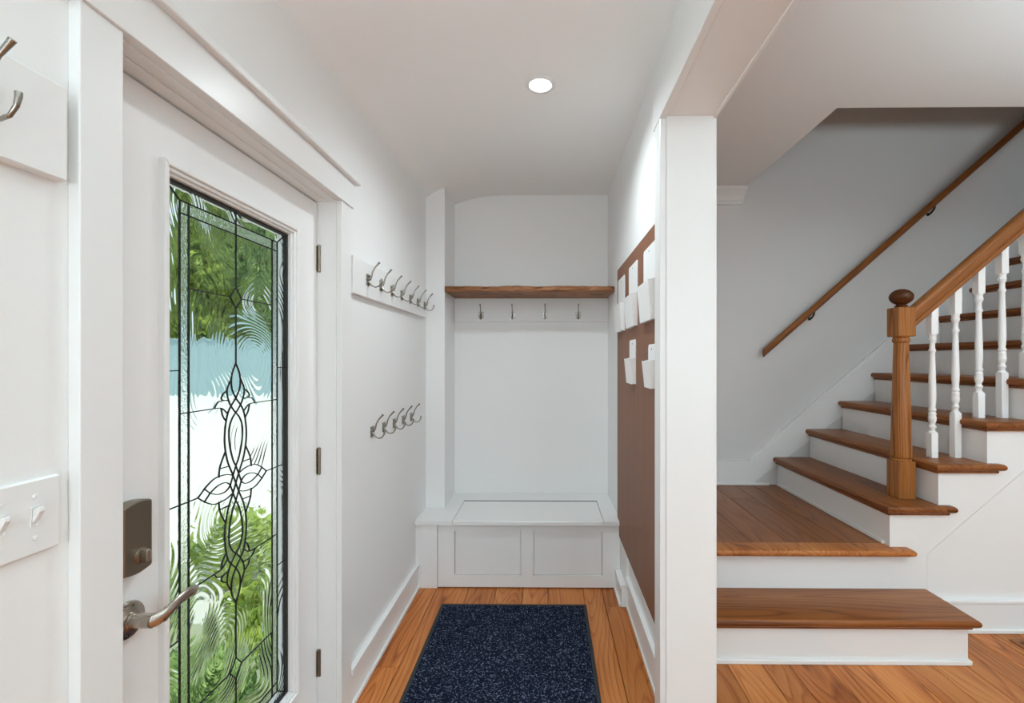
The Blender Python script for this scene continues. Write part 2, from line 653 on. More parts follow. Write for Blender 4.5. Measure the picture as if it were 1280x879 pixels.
# unseen rear walls behind the camera, openings added for the area fills
wre = thing('wall_rear', (1.5, YREAR, 0), 'wall behind the camera with openings added for fill light', 'wall', kind='structure')
mb = MB()
y0, y1 = YREAR - 0.12, YREAR
mb.box(XL - .14, -0.68, y0, y1, 0, ZC2)
mb.box(0.32, 1.4, y0, y1, 0, ZC2)
mb.box(3.8, XE, y0, y1, 0, ZC2)
mb.box(-0.68, 0.32, y0, y1, 0, 0.6)
mb.box(-0.68, 0.32, y0, y1, 2.3, ZC2)
mb.box(1.4, 3.8, y0, y1, 0, 0.7)
mb.box(1.4, 3.8, y0, y1, 2.3, ZC2)
finish('plaster', mb, M['wall'], wre)

# stair room shell
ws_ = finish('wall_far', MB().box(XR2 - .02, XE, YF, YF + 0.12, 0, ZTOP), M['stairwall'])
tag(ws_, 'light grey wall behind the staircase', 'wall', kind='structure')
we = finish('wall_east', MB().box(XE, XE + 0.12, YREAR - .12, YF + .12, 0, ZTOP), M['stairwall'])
tag(we, 'grey end wall of the stair room', 'wall', kind='structure')
mb = MB()
mb.box(XR2, 1.5, YREAR, YF, ZC2, ZC2 + 0.25)
mb.box(1.5, XE, YREAR, 2.375, ZC2, ZC2 + 0.25)
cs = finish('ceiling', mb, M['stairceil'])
tag(cs, 'pale grey stair room ceiling with an opening above the flight', 'ceiling', kind='structure')
mb = MB()
mb.box(1.38, 1.5, 2.255, YF, ZC2 + 0.25, ZTOP)
mb.box(1.38, XE, 2.255, 2.375, ZC2 + 0.25, ZTOP)
mb.box(1.38, XE + .12, 2.255, YF + .12, ZTOP, ZTOP + 0.1)
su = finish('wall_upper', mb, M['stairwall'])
tag(su, 'upper stairwell enclosure above the opening', 'wall', kind='structure')

# ------------------------------------------------------------------ trim: baseboards


def baseboard(name, label, runs):
    t = thing(name, runs[0][0], label, 'baseboard', kind='structure')
    for (org, board, cap, shoe) in runs:
        finish('board', board, M['trim'], t, bevel=0.002)
        if cap:
            finish('cap', cap, M['trim'], t, bevel=0.003)
        if shoe:
            finish('shoe_moulding', shoe, M['trim'], t, bevel=0.005)
    return t


baseboard('baseboard_left', 'white baseboard with cap and shoe along the left hall wall', [(
    (XL, 2.3, 0), MB().box(XL, XL + 0.017, 1.823, 2.775, 0, 0.125), MB().box(XL, XL + 0.024, 1.823, 2.775, 0.125, 0.150),
    MB().box(XL + .017, XL + 0.030, 1.823, 2.775, 0, 0.022))])
baseboard('baseboard_right', 'white baseboard in two steps along the right hall wall', [
    ((XR, 2.6, 0), MB().box(XR - 0.026, XR, 2.577, 2.775, 0, 0.105), MB().box(XR - 0.034, XR, 2.577, 2.775, 0.105, 0.125), MB().box(XR - 0.040, XR - .026, 2.577, 2.775, 0, 0.020)),
    ((XR, 2.6, 0), MB().box(XR + 0.006, XR + 0.0155, 1.79, 2.570, 0.0, 0.150), MB().box(XR - 0.006, XR + 0.0155, 1.79, 2.570, 0.150, 0.178), MB().box(XR - 0.002, XR + 0.006, 1.79, 2.570, 0.003, 0.022))])
baseboard('baseboard_far', 'white baseboard along the far wall of the landing', [(
    (1.0, YF, 0.432), MB().box(XR2, 1.60, YF - 0.016, YF, 0.432, 0.60), MB().box(XR2, 1.60, YF - 0.022, YF, 0.60, 0.615), MB().box(XR2, 1.70, YF - 0.030, YF - .016, 0.432, 0.452))])
baseboard('baseboard_side', 'white baseboard under the panelled stair side', [(
    (3, YSIDE, 0), MB().box(1.953, XE, YSIDE - 0.016, YSIDE + .004, 0, 0.150), MB().box(1.953, XE, YSIDE - 0.021, YSIDE + .004, 0.150, 0.166), MB().box(1.953, XE, YSIDE - 0.028, YSIDE - .016, 0, 0.022))])

# ------------------------------------------------------------------ trim: door casing
t1 = thing('trim_1', (XL, 1.28, 0), 'white casing and jamb around the glazed door', 'door casing', kind='structure')
finish('casing_leg', MB().box(XL, XL + 0.021, 0.757, 0.836, 0, 2.006), M['trim'], t1, bevel=0.002)
finish('casing_leg', MB().box(XL, XL + 0.021, 1.732, 1.820, 0, 2.006), M['trim'], t1, bevel=0.002)
finish('head_casing', MB().box(XL, XL + 0.027, 0.735, 1.836, 2.006, 2.108), M['trim'], t1, bevel=0.002)
finish('head_cap', MB().box(XL, XL + 0.045, 0.715, 1.862, 2.108, 2.130), M['trim'], t1, bevel=0.004)
finish('jamb', MB().box(XL - 0.14, XL + 0.002, D0 - 0.022, D0, 0, DZ), M['trim'], t1, bevel=0.001)
finish('jamb', MB().box(XL - 0.14, XL + 0.002, D1, D1 + 0.022, 0, DZ), M['trim'], t1, bevel=0.001)
finish('head_jamb', MB().box(XL - 0.14, XL + 0.002, D0 - 0.022, D1 + 0.022, DZ, DZ + 0.022), M['trim'], t1, bevel=0.001)
finish('head_stop', MB().box(XL - 0.068, XL - 0.030, D0, D1, DZ - 0.004, DZ), M['trim'], t1, bevel=0.001)

# ------------------------------------------------------------------ door with leaded glass
XD = -0.875
YC, ZG = 1.297, 1.045
door = thing('door_1', (XD, 1.284, 0), 'white entrance door with a tall leaded glass panel', 'door', kind='structure')
mb = MB()
a, b, zl, zh = D0 + 0.003, D1 - 0.003, 0.010, DZ - 0.008
ga, gb, gl, gh = YC - 0.262, YC + 0.262, ZG - 0.792, ZG + 0.792
for (u0, u1, w0, w1) in ((a, ga, zl, zh), (gb, b, zl, zh), (ga, gb, zl, gl), (ga, gb, gh, zh)):
    mb.box(XD - 0.044, XD, u0, u1, w0, w1)
finish('leaf', mb, M['door'], door)
fr = finish('glass_frame', MB().ring_x(YC - 0.281, YC + 0.281, ZG - 0.811, ZG + 0.811, 0.014, XD - 0.002, XD + 0.016)
            .ring_x(YC - 0.268, YC + 0.268, ZG - 0.798, ZG + 0.798, 0.010, XD - 0.012, XD + 0.009)
            .ring_x(YC - 0.259, YC + 0.259, ZG - 0.789, ZG + 0.789, 0.008, XD - 0.014, XD + 0.001), M['door'], door, bevel=0.003)
finish('glass_frame', MB().ring_x(YC - 0.281, YC + 0.281, ZG - 0.811, ZG + 0.811, 0.030, XD - 0.056, XD - 0.032), M['door'], door, bevel=0.003)
glass = finish('glass_gasket', MB().ring_x(YC - 0.2505, YC + 0.2505, ZG - 0.7805, ZG + 0.7805, 0.007, XD - 0.027, XD - 0.010), M['dark'], door)

# leading pattern: offsets (y, z) from the panel centre, drawn for one quarter and mirrored


def smooth_path(p, n=5):
    if len(p) < 3:
        return p
    out = []
    for i in range(len(p) - 1):
        p0 = p[max(i - 1, 0)]
        p1 = p[i]
        p2 = p[i + 1]
        p3 = p[min(i + 2, len(p) - 1)]
        for k in range(n):
            t = k / n
            out.append(tuple(0.5 * ((2 * p1[c]) + (-p0[c] + p2[c]) * t + (2 * p0[c] - 5 * p1[c] + 4 * p2[c] - p3[c]) * t * t
                                    + (-p0[c] + 3 * p1[c] - 3 * p2[c] + p3[c]) * t ** 3) for c in (0, 1)))
    out.append(p[-1])
    return out


paths = []      # (points, half width)
HW, HH = 0.250, 0.780


def mir(p, sx, sz):
    return [(x * sx, z * sz) for x, z in p]


for sx in (1, -1):
    paths.append(([(.2 * sx, -.741), (.2 * sx, .741)], .0036))
    paths.append(([(.172 * sx, -.741), (.172 * sx, .741)], .0034))
for sz in (1, -1):
    paths.append(([(-.2, .741 * sz), (.2, .741 * sz)], .0030))
    paths.append(([(-.2, .711 * sz), (.2, .711 * sz)], .0030))
    paths.append(([(0, HH * sz), (0, .56 * sz)], .0024))
    paths.append(([(0, .5 * sz), (0, .343 * sz)], .0024))
    paths.append(([(0, .56 * sz), (.024, .53 * sz), (0, .5 * sz), (-.024, .53 * sz), (0, .56 * sz)], .0026))
half = [([(.121, .018), (.1, 0), (.121, -.018)], .0022, False),
        ([(0, .05), (.023, 0), (0, -.05)], .0022, False),
        ([(.142, 0), (HW, 0)], .0024, False)]
for p, w, s in half:
    for sx in (1, -1):
        paths.append((mir(p, sx, 1), w))
quart = [
    ([(.2, .741), (HW, HH)], .0030, 0),
    ([(.024, .53), (.172, .53)], .0024, 0),
    ([(.085, .222), (.2, .222)], .0024, 0),
    ([(.2, .327), (HW, .327)], .0024, 0),
    ([(0, .343), (.017, .309), (.017, .273), (0, .243)], .0026, 1),
    ([(.0185, .300), (.036, .268), (.028, .235), (.008, .209), (-.016, .186), (-.028, .155), (-.025, .112), (-.012, .07), (0, .05)], .0026, 1),
    ([(0, .243), (.03, .209), (.043, .165), (.045, .12), (.034, .07), (.015, .032), (0, 0)], .0028, 1),
    ([(.036, .268), (.053, .257), (.057, .244), (.028, .238)], .0022, 1),
    ([(.085, .222), (.068, .239), (.030, .240)], .0022, 1),
    ([(.085, .222), (.057, .22), (.034, .203)], .0022, 1),
    ([(.059, .22), (.053, .199), (.040, .183)], .0022, 1),
    ([(.142, 0), (.111, .022), (.08, .035), (.04, .034), (.012, .025)], .0024, 1),
    ([(.022, 0), (.04, .012), (.07, .012), (.1, 0)], .0022, 1),
    ([(.043, .098), (.063, .062), (.068, .033)], .0022, 1),
    ([(.030, .055), (.066, .056)], .0022, 0),
]
for p, w, s in quart:
    q = smooth_path(p) if s else p
    for sx in (1, -1):
        for sz in (1, -1):
            paths.append((mir(q, sx, sz), w))
XGL = XD - 0.018
for p, w in paths:
    w *= 0.5
    mb = MB()
    n = len(p)
    vs_ = []
    for i in range(n):
        q0, q1 = p[max(i - 1, 0)], p[min(i + 1, n - 1)]
        if i in (0, n - 1) and p[0] == p[-1]:
            q0, q1 = p[-2], p[1]
        tx, tz = q1[0] - q0[0], q1[1] - q0[1]
        l = math.hypot(tx, tz) or 1
        nx, nz = -tz / l * w, tx / l * w
        y_, z_ = YC + p[i][0], ZG + p[i][1]
        for sgn, xx in ((1, 0.0028), (0, 0.0040), (-1, 0.0028), (-1, -0.0030), (1, -0.0030)):
            vs_.append((XGL + xx, y_ + nx * sgn, z_ + nz * sgn))
    fs = []
    for i in range(n - 1):
        for k in range(5):
            k2 = (k + 1) % 5
            fs.append((i * 5 + k, i * 5 + k2, i * 5 + 5 + k2, i * 5 + 5 + k))
    fs.append((0, 1, 2, 3, 4))
    fs.append(tuple((n - 1) * 5 + k for k in range(5)))
    mb.add(vs_, fs)
    finish('came', mb, M['came'], glass)

# panes: the faces of the planar map drawn by the leading
segs = [((-HW, -HH), (HW, -HH)), ((HW, -HH), (HW, HH)), ((HW, HH), (-HW, HH)), ((-HW, HH), (-HW, -HH))]
for p, w in paths:
    q = list(p)
    if p[0] != p[-1]:          # run the ends on a little so that they cross what they meet
        for i0, i1 in ((0, 1), (-1, -2)):
            dx, dz = q[i0][0] - q[i1][0], q[i0][1] - q[i1][1]
            l = math.hypot(dx, dz)
            q[i0] = (q[i0][0] + dx / l * .0022, q[i0][1] + dz / l * .0022)
    segs += list(zip(q[:-1], q[1:]))


def inter(s, t):
    (x1, y1), (x2, y2) = s
    (x3, y3), (x4, y4) = t
    d = (x2 - x1) * (y4 - y3) - (y2 - y1) * (x4 - x3)
    if abs(d) < 1e-12:
        return None
    u = ((x3 - x1) * (y4 - y3) - (y3 - y1) * (x4 - x3)) / d
    v_ = ((x3 - x1) * (y2 - y1) - (y3 - y1) * (x2 - x1)) / d
    if -1e-9 <= u <= 1 + 1e-9 and -1e-9 <= v_ <= 1 + 1e-9:
        return u, v_
    return None


cuts = [[0.0, 1.0] for _ in segs]
bb = [(min(s[0][0], s[1][0]) - 1e-6, max(s[0][0], s[1][0]) + 1e-6, min(s[0][1], s[1][1]) - 1e-6, max(s[0][1], s[1][1]) + 1e-6) for s in segs]
for i in range(len(segs)):
    for j in range(i + 1, len(segs)):
        A_, B_ = bb[i], bb[j]
        if A_[0] > B_[1] or B_[0] > A_[1] or A_[2] > B_[3] or B_[2] > A_[3]:
            continue
        r = inter(segs[i], segs[j])
        if r:
            cuts[i].append(r[0])
            cuts[j].append(r[1])
vid = {}
vpos = []


def vkey(x, z):
    k = (round(x * 1600), round(z * 1600))
    for dx in (0, -1, 1):
        for dz in (0, -1, 1):
            if (k[0] + dx, k[1] + dz) in vid:
                return vid[(k[0] + dx, k[1] + dz)]
    vid[k] = len(vpos)
    vpos.append((x, z))
    return vid[k]


adj = {}
for s, cu in zip(segs, cuts):
    cu = sorted(cu)
    ids = [vkey(s[0][0] + (s[1][0] - s[0][0]) * t, s[0][1] + (s[1][1] - s[0][1]) * t) for t in cu]
    for a_, b_ in zip(ids[:-1], ids[1:]):
        if a_ != b_:
            adj.setdefault(a_, set()).add(b_)
            adj.setdefault(b_, set()).add(a_)
again = True
while again:
    again = False
    for k in list(adj):
        if len(adj[k]) <= 1:
            for n_ in adj[k]:
                adj[n_].discard(k)
            del adj[k]
            again = True
order = {k: sorted(v_, key=lambda n_: math.atan2(vpos[n_][1] - vpos[k][1], vpos[n_][0] - vpos[k][0])) for k, v_ in adj.items()}
seen = set()
npane = 0
for a_ in order:
    for b_ in order[a_]:
        if (a_, b_) in seen:
            continue
        loop = []
        u, v_ = a_, b_
        while (u, v_) not in seen:
            seen.add((u, v_))
            loop.append(u)
            o_ = order[v_]
            w_ = o_[(o_.index(u) - 1) % len(o_)]
            u, v_ = v_, w_
        pts = [vpos[k] for k in loop]
        area = 0.5 * sum(pts[i][0] * pts[(i + 1) % len(pts)][1] - pts[(i + 1) % len(pts)][0] * pts[i][1] for i in range(len(pts)))
        if area < 2.0e-5 or len(pts) < 3:
            continue
        cxp = sum(q[0] for q in pts) / len(pts)
        czp = sum(q[1] for q in pts) / len(pts)
        w_ = max(q[0] for q in pts) - min(q[0] for q in pts)
        h_ = max(q[1] for q in pts) - min(q[1] for q in pts)
        if area > 0.5:
            continue
        strip = (abs(cxp) > .165 and abs(cxp) < .205 and w_ < .05) or (.705 < abs(czp) < .745 and h_ < .05)
        if strip:
            mt = M['g_edge']
        elif area < 0.004:
            mt = M['g_bevel']
        else:
            mt = M['g_main']
        finish('pane', MB().prism([(YC + q[0], ZG + q[1]) for q in pts], XGL - .0022, XGL + .0022, 'x'), mt, glass)
        npane += 1
print('panes', npane)

# hinges
for zc in (1.782, 1.012, 0.245):
    h = finish('hinge', MB().lathe([(.0035, -.052), (.0062, -.050), (.0062, -.017), (.0054, -.0165), (.0062, -.016), (.0062, .016), (.0054, .0165), (.0062, .017), (.0062, .050), (.0035, .052)],
                                   XD + 0.008, D1 - 0.001, zc, 14), M['bronze'], door, smooth=True)
    finish('hinge_leaf', MB().box(XD - 0.002, XD + 0.0022, D1 - 0.010, D1 - .0006, zc - 0.048, zc + 0.048), M['nickel'], h)

# deadbolt with thumb turn
zc, yc = 1.030, 0.938
y0, y1, z0, z1 = yc - 0.034, yc + 0.034, zc - 0.070, zc + 0.070
pr = []
for k in range(9):
    t = k / 8
    pr.append((y0 + (y1 - y0) * t, z0 - 0.006 * math.sin(PI * t)))
for k in range(9):
    t = 1 - k / 8
    pr.append((y0 + (y1 - y0) * t, z1 + 0.006 * math.sin(PI * t)))
lock = finish('deadbolt', MB().prism(pr, XD, XD + 0.027, 'x'), M['bronze'], door, bevel=0.004)
finish('thumb_plate', MB().lathe([(.0165, 0.0), (.0165, .002), (.014, .0035), (.004, .0036)], XD + 0.026, yc + .006, zc - 0.040, 24, 'x'), M['bronze'], lock, smooth=True)
finish('thumb_turn', MB().prism([(yc + .006 + .0055 * c_, zc - .040 + s_ * .0135) for c_, s_ in ((-1, -.8), (0, -1), (1, -.8), (1.1, 0), (1, .8), (0, 1), (-1, .8), (-1.1, 0))], XD + .029, XD + .044, 'x'), M['nickel'], lock, bevel=0.002)
# lever
zc = 0.857
lev = finish('lever_handle', MB().lathe([(.038, 0), (.0385, .003), (.036, .008), (.024, .0105), (.018, .012), (.018, .017), (.0145, .018), (.0145, .030), (.0145, .058)], XD, yc, zc, 30, 'x')
             .tube([(XD + .050, yc - .002, zc), (XD + .058, yc + .004, zc), (XD + .066, yc + .016, zc + .003), (XD + .070, yc + .032, zc + .011), (XD + .071, yc + .052, zc + .017), (XD + .071, yc + .074, zc + .019), (XD + .070, yc + .094, zc + .017), (XD + .070, yc + .104, zc + .016)],
                   [.0145, .0155, .0150, .0125, .0115, .0120, .0115, .006], 14, ((1, 0, 0), .55)), M['nickel'], door, smooth=True)
finish('screw', MB().lathe([(.003, 0), (.003, .0015), (.001, .002)], XD + .0095, yc + .006, zc + .029, 10, 'x'), M['bronze'], lev)

# ------------------------------------------------------------------ cased opening to the stair room
t2 = thing('trim_2', (0.535, YJ, 0), 'white casing and jamb of the wide opening to the stairs', 'opening casing', kind='structure')
finish('jamb', MB().box(XR - 0.002, XR2 + .002, YJ, YJ + 0.02, 0, 2.305), M['trim'], t2, bevel=0.0015)
finish('casing_leg', MB().box(XR - 0.024, XR, YJ + 0.006, YJ + 0.092, 0, 2.300), M['trim'], t2, bevel=0.003)
finish('casing_leg', MB().box(XR2, XR2 + 0.014, YJ + 0.006, YJ + 0.092, 0, 2.300), M['trim'], t2, bevel=0.003)
finish('head_jamb', MB().box(XR - .002, XR2 + .002, -0.4, YJ + 0.02, 2.305, 2.325), M['trim'], t2, bevel=0.0015)
finish('head_casing', MB().box(XR - 0.026, XR, -0.5, YJ + 0.112, 2.300, 2.420), M['trim'], t2, bevel=0.003)
finish('head_casing', MB().box(XR2, XR2 + 0.014, -0.5, YJ + 0.112, 2.300, 2.420), M['trim'], t2, bevel=0.003)
finish('jamb', MB().box(XR - 0.002, XR2 + .002, -0.42, -0.40, 0, 2.305), M['trim'], t2, bevel=0.0015)

# crown moulding of the stair room
cp = [(YF, ZC2), (YF - 0.105, ZC2), (YF - 0.105, ZC2 - 0.014), (YF - 0.092, ZC2 - 0.022), (YF - 0.080, ZC2 - 0.030), (YF - 0.062, ZC2 - 0.040), (YF - 0.045, ZC2 - 0.058), (YF - 0.032, ZC2 - 0.082), (YF - 0.018, ZC2 - 0.090), (YF - 0.016, ZC2 - 0.108), (YF, ZC2 - 0.112)]
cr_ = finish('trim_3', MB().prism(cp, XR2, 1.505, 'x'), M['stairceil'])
tag(cr_, 'short run of white crown moulding on the far wall', 'crown moulding', kind='structure')

# ------------------------------------------------------------------ downlight
dl = thing('downlight', (-0.03, 2.0, ZC), 'round recessed downlight glowing in the hall ceiling', 'ceiling light')
finish('trim_ring', MB().lathe([(.047, 0), (.047, -.002), (.050, -.006), (.064, -.004), (.067, -.001), (.067, .002), (.047, .002)], -0.03, 2.0, ZC, 40), M['trim'], dl, smooth=True)
m, nt, p = newmat('lamp_glow')
p.inputs['Emission Color'].default_value = (1, 0.97, 0.92, 1)
p.inputs['Emission Strength'].default_value = 6.0
M['glow'] = m
finish('lens', MB().lathe([(.0465, -.001), (.0465, -.004), (.030, -.0065), (.008, -.0075)], -0.03, 2.0, ZC, 40), M['glow'], dl, smooth=True)
lamp('downlight_beam', 'SPOT', (-0.03, 2.0, ZC - 0.02), 47.0, (0.83, 0.94, 1.0), (0, 0, 0), spot_size=2.7, spot_blend=0.8, shadow_soft_size=0.045)

# ------------------------------------------------------------------ nook: pillar, bench, shelf, rails
pl = finish('pillar', MB().box(XL, -0.680, 3.02, YB, 0.415, 2.56), M['trim'])
tag(pl, 'white boxed corner pillar left of the shelf nook', 'pillar', kind='structure')

ZB, YBF = 0.415, 2.78
bn = thing('storage_bench', (-0.18, 3.0, 0), 'white built-in storage bench with two recessed front panels', 'bench')
finish('body', MB().box(-0.67, XR - .002, YBF + 0.022, YB - .002, 0.0, ZB - 0.026), M['trim'], bn)
mb = MB()
for (x0, x1, z0, z1) in ((-0.668, -0.566, 0.008, ZB - .026), (0.335, XR - .002, 0.008, ZB - .026), (-0.566, 0.335, 0.008, 0.080), (-0.566, 0.335, 0.347, ZB - .026), (-0.160, -0.083, 0.080, 0.347)):
    mb.box(x0, x1, YBF, YBF + 0.022, z0, z1)
finish('face_frame', mb, M['trim'], bn)
for (x0, x1) in ((-0.566, -0.160), (-0.083, 0.335)):
    finish('panel', MB().box(x0 + .003, x1 - .003, YBF + 0.008, YBF + 0.0215, 0.083, 0.344), M['trim'], bn)
finish('filler_post', MB().box(XL + .031, -0.671, YBF - 0.004, 3.0, 0, ZB - .026), M['trim'], bn, bevel=0.002)
finish('filler_post', MB().box(XL + .001, XL + .031, YBF - 0.004, 3.0, 0.0, ZB - .026), M['trim'], bn)
mb = MB()
mb.box(XL + .001, -0.578, YBF - 0.016, YB - .001, ZB - 0.026, ZB)
mb.box(0.344, XR - .001, YBF - 0.016, YB - .001, ZB - 0.026, ZB)
mb.box(-0.578, 0.344, 3.165, YB - .001, ZB - 0.026, ZB)
finish('bench_top', mb, M['trim'], bn)
finish('lid', MB().cbox(-0.576, 0.342, YBF - 0.022, 3.155, ZB - 0.025, ZB + 0.001, 0.003), M['trim'], bn)
finish('lid_gap_shade', MB().box(-0.577, 0.343, 3.152, 3.168, ZB - 0.030, ZB + 0.0012), M['dark'], bn)  # dark strip flush with the top, standing in for shade in the lid slot

# live edge shelf
mb = MB()
nx_ = 48
x0, x1 = -0.678, XR - .003
vs_ = []
for i in range(nx_ + 1):
    x = x0 + (x1 - x0) * i / nx_
    w1 = 0.006 * math.sin(i * .55) + 0.004 * math.sin(i * 1.7 + 1) + random.uniform(-.002, .002)
    w2 = 0.004 * math.sin(i * .8 + 2) + random.uniform(-.002, .002)
    zt = 1.883 + 0.002 * math.sin(i * .4)
    yf = 3.005
    for (y_, z_) in ((YB - .001, 1.846), (yf + .004 + w2 * .4, 1.846), (yf - .004 + w1 * .5, 1.855 + w2 * .5), (yf + w1, 1.866), (yf - .002 + w2, 1.876), (yf + .010 + w1, zt), (YB - .001, zt)):
        vs_.append((x, y_, z_))
fs = []
k7 = 7
for i in range(nx_):
    for k in range(k7):
        k2 = (k + 1) % k7
        fs.append((i * k7 + k, i * k7 + k2, (i + 1) * k7 + k2, (i + 1) * k7 + k))
fs.append(tuple(range(k7)))
fs.append(tuple(nx_ * k7 + k for k in range(k7)))
mb.add(vs_, fs)
sh = thing('live_edge_shelf', (-0.11, 3.18, 1.846), 'rustic brown live-edge wooden shelf spanning the nook', 'shelf')
finish('board', mb, M['shelf'], sh)
kn = MB()
pp = [(0.345 + 0.05 * math.cos(a_), 3.16 + 0.011 * math.sin(a_) + .004 * math.sin(3 * a_)) for a_ in [2 * PI * k / 18 for k in range(18)]]
finish('knot_hole', kn.prism(pp, 1.8450, 1.850, 'z'), M['dark'], sh)

# hook rails
hr = finish('hook_rail', MB().cbox(XL, XL + 0.021, 1.838, 2.950, 1.668, 1.822, 0.002), M['trim'])
tag(hr, 'white hook rail on the left wall past the door hinges', 'hook rail')
hr = finish('hook_rail', MB().cbox(XL, XL + 0.021, 0.20, 0.738, 1.690, 1.842, 0.002), M['trim'])
tag(hr, 'white hook rail at the left edge before the door', 'hook rail')
hr = finish('hook_rail', MB().cbox(-0.679, XR - .001, YB - 0.019, YB, 1.673, 1.845, 0.002), M['trim'])
tag(hr, 'white hook rail under the wooden shelf in the nook', 'hook rail')


def make_hook(loc, rot, label, group):
    """double coat hook: plate in the local x=0 plane, arms along +x"""
    t = thing('coat_hook', loc, label, 'coat hook', group)
    L0 = Vector(loc)

    def part(n, mb_, mt):
        mb_.v = [tuple(Vector(p_) + L0) for p_ in mb_.v]
        return finish(n, mb_, mt, t, smooth=True)
    pz = [(-.014, -.020), (0, -.027), (.014, -.020), (.0105, -.010), (.015, 0), (.0105, .010), (.014, .024), (-.014, .024), (-.0105, .010), (-.015, 0), (-.0105, -.010)]
    p_ = part('plate', MB().prism([(a_ * 1.4, b_) for a_, b_ in pz], 0.0, 0.0045, 'x'), M['hook'])
    part('upper_arm', MB().tube([(.003, 0, .004), (.011, 0, .006), (.016, 0, .016), (.021, 0, .036), (.032, 0, .056), (.046, 0, .071), (.052, 0, .078)], [.0062, .0055, .0042, .0034, .0034, .0044, .0050], 10), M['hook'])
    part('lower_arm', MB().tube([(.003, 0, -.004), (.010, 0, -.014), (.020, 0, -.026), (.034, 0, -.031), (.048, 0, -.026), (.057, 0, -.013), (.060, 0, .000), (.060, 0, .006)], [.0060, .0050, .0034, .0031, .0031, .0034, .0042, .0044], 10), M['hook'])
    for sz in (-.015, .016):
        b_ = MB().lathe([(.0030, .0045), (.0028, .0060), (.001, .0066)], 0, 0, sz, 8, 'x')
        b_.v = [tuple(Vector(q_) + L0) for q_ in b_.v]
        finish('screw', b_, M['bronze'], p_)
    t.rotation_euler = (0, 0, rot)
    return t


ordn = ['first', 'second', 'third', 'fourth', 'fifth', 'sixth', 'seventh']
proto = make_hook((XL + 0.021, 1.985, 1.745), 0, 'first coat hook from the door on the upper left rail', 'coat hooks on the upper left rail')


def hook_at(loc, rot, label, group):
    c = copy_tree(proto, None, loc)
    c.rotation_euler = (0, 0, rot)
    c['label'] = label
    c['group'] = group
    return c


for i in range(1, 7):
    hook_at((XL + 0.021, 1.985 + .1535 * i, 1.745 - .0008 * i), 0, ordn[i] + (' and last' if i == 6 else '') + ' coat hook from the door on the upper left rail', 'coat hooks on the upper left rail')
for i in range(5):
    hook_at((XL, 2.085 + .150 * i, 1.067 - .002 * i), 0, ordn[i] + ' coat hook from the door in the low row on the left wall', 'coat hooks in the low left row')
for i, x in enumerate((-0.484, -0.254, -0.016, 0.226)):
    hook_at((x, YB - 0.019, 1.718), -PI / 2, ordn[i] + ' coat hook from the left under the wooden shelf', 'coat hooks under the shelf')
hook_at((XL + 0.021, 0.617, 1.760), 0, 'coat hook cut by the left picture edge above the switches', 'coat hook by the picture edge')

# switch plate
sw = thing('switch_plate', (XL, 0.65, 1.095), 'white painted switch plate with toggles left of the door', 'light switch')
finish('plate', MB().cbox(XL, XL + 0.009, 0.540, 0.738, 1.096, 1.213, 0.003), M['trim'], sw)
for y in (0.610, 0.655, 0.700):
    finish('toggle', MB().prism([(XL + .009, 1.146), (XL + .012, 1.148), (XL + .021, 1.164), (XL + .020, 1.170), (XL + .015, 1.170), (XL + .009, 1.166)], y - .0042, y + .0042, 'y'), M['trim'], sw, bevel=.001)
    finish('toggle_slot', MB().ring_x(y - .0062, y + .0062, 1.140, 1.171, .0015, XL + .0085, XL + .0105), M['trim'], sw)
    for dz in (-.034, .030):
        finish('screw', MB().lathe([(.0034, .009), (.0032, .0105), (.001, .011)], XL, y, 1.156 + dz, 10, 'x'), M['trim'], sw, smooth=True)

# ------------------------------------------------------------------ brown board and wall pockets
bd = finish('pin_board', MB().cbox(XR - 0.008, XR, 1.793, 2.845, 0.322, 1.952, 0.001), M['board'])
tag(bd, 'tall brown wood-grain panel on the right hall wall', 'wall panel')
XP = XR - 0.008


def pocket(y0, y1, z0, zp, z1, dep, label, cut):
    t = thing('wall_pocket', (XP, (y0 + y1) / 2, z0), label, 'wall pocket', 'white wall pockets on the brown panel')
    finish('back_plate', MB().prism([(y0, z0), (y1, z0), (y1, z1 - cut), (y1 - cut * .6, z1), (y0 + cut * .6, z1), (y0, z1 - cut)], XP - .004, XP - .0005, 'x'), M['pocket'], t)
    lip = 0.012
    mb_ = MB()
    # open-topped tray: front, two ends and base, each with thickness
    mb_.prism([(XP - dep * .62, z0), (XP - dep * .62 - .002, z0), (XP - dep - .002, zp), (XP - dep, zp)], y0, y1, 'y')
    mb_.prism([(XP - .003, z0), (XP - dep * .62, z0), (XP - dep, zp - .002), (XP - .003, zp + .006)], y0, y0 + .002, 'y')
    mb_.prism([(XP - .003, z0), (XP - dep * .62, z0), (XP - dep, zp - .002), (XP - .003, zp + .006)], y1 - .002, y1, 'y')
    mb_.box(XP - dep * .62, XP - .003, y0, y1, z0, z0 + .002)
    finish('tray', mb_, M['pocket'], t)
    finish('hole', MB().lathe([(.004, 0), (.004, .001)], XP - .0046, (y0 + y1) / 2, z1 - .02, 10, 'x'), M['dark'], t)
    return t


pocket(1.835, 2.055, 1.560, 1.722, 1.880, 0.030, 'large white wall pocket nearest the post on the brown panel', .012)
pocket(2.200, 2.425, 1.560, 1.718, 1.880, 0.030, 'middle one of three large white wall pockets', .012)
pocket(2.560, 2.785, 1.560, 1.718, 1.875, 0.030, 'large white wall pocket nearest the wooden shelf', .012)
pocket(1.833, 1.960, 1.280, 1.392, 1.462, 0.030, 'small white wall pocket nearest the post', .016)
pocket(2.245, 2.405, 1.276, 1.402, 1.498, 0.030, 'small white wall pocket nearer the bench', .016)

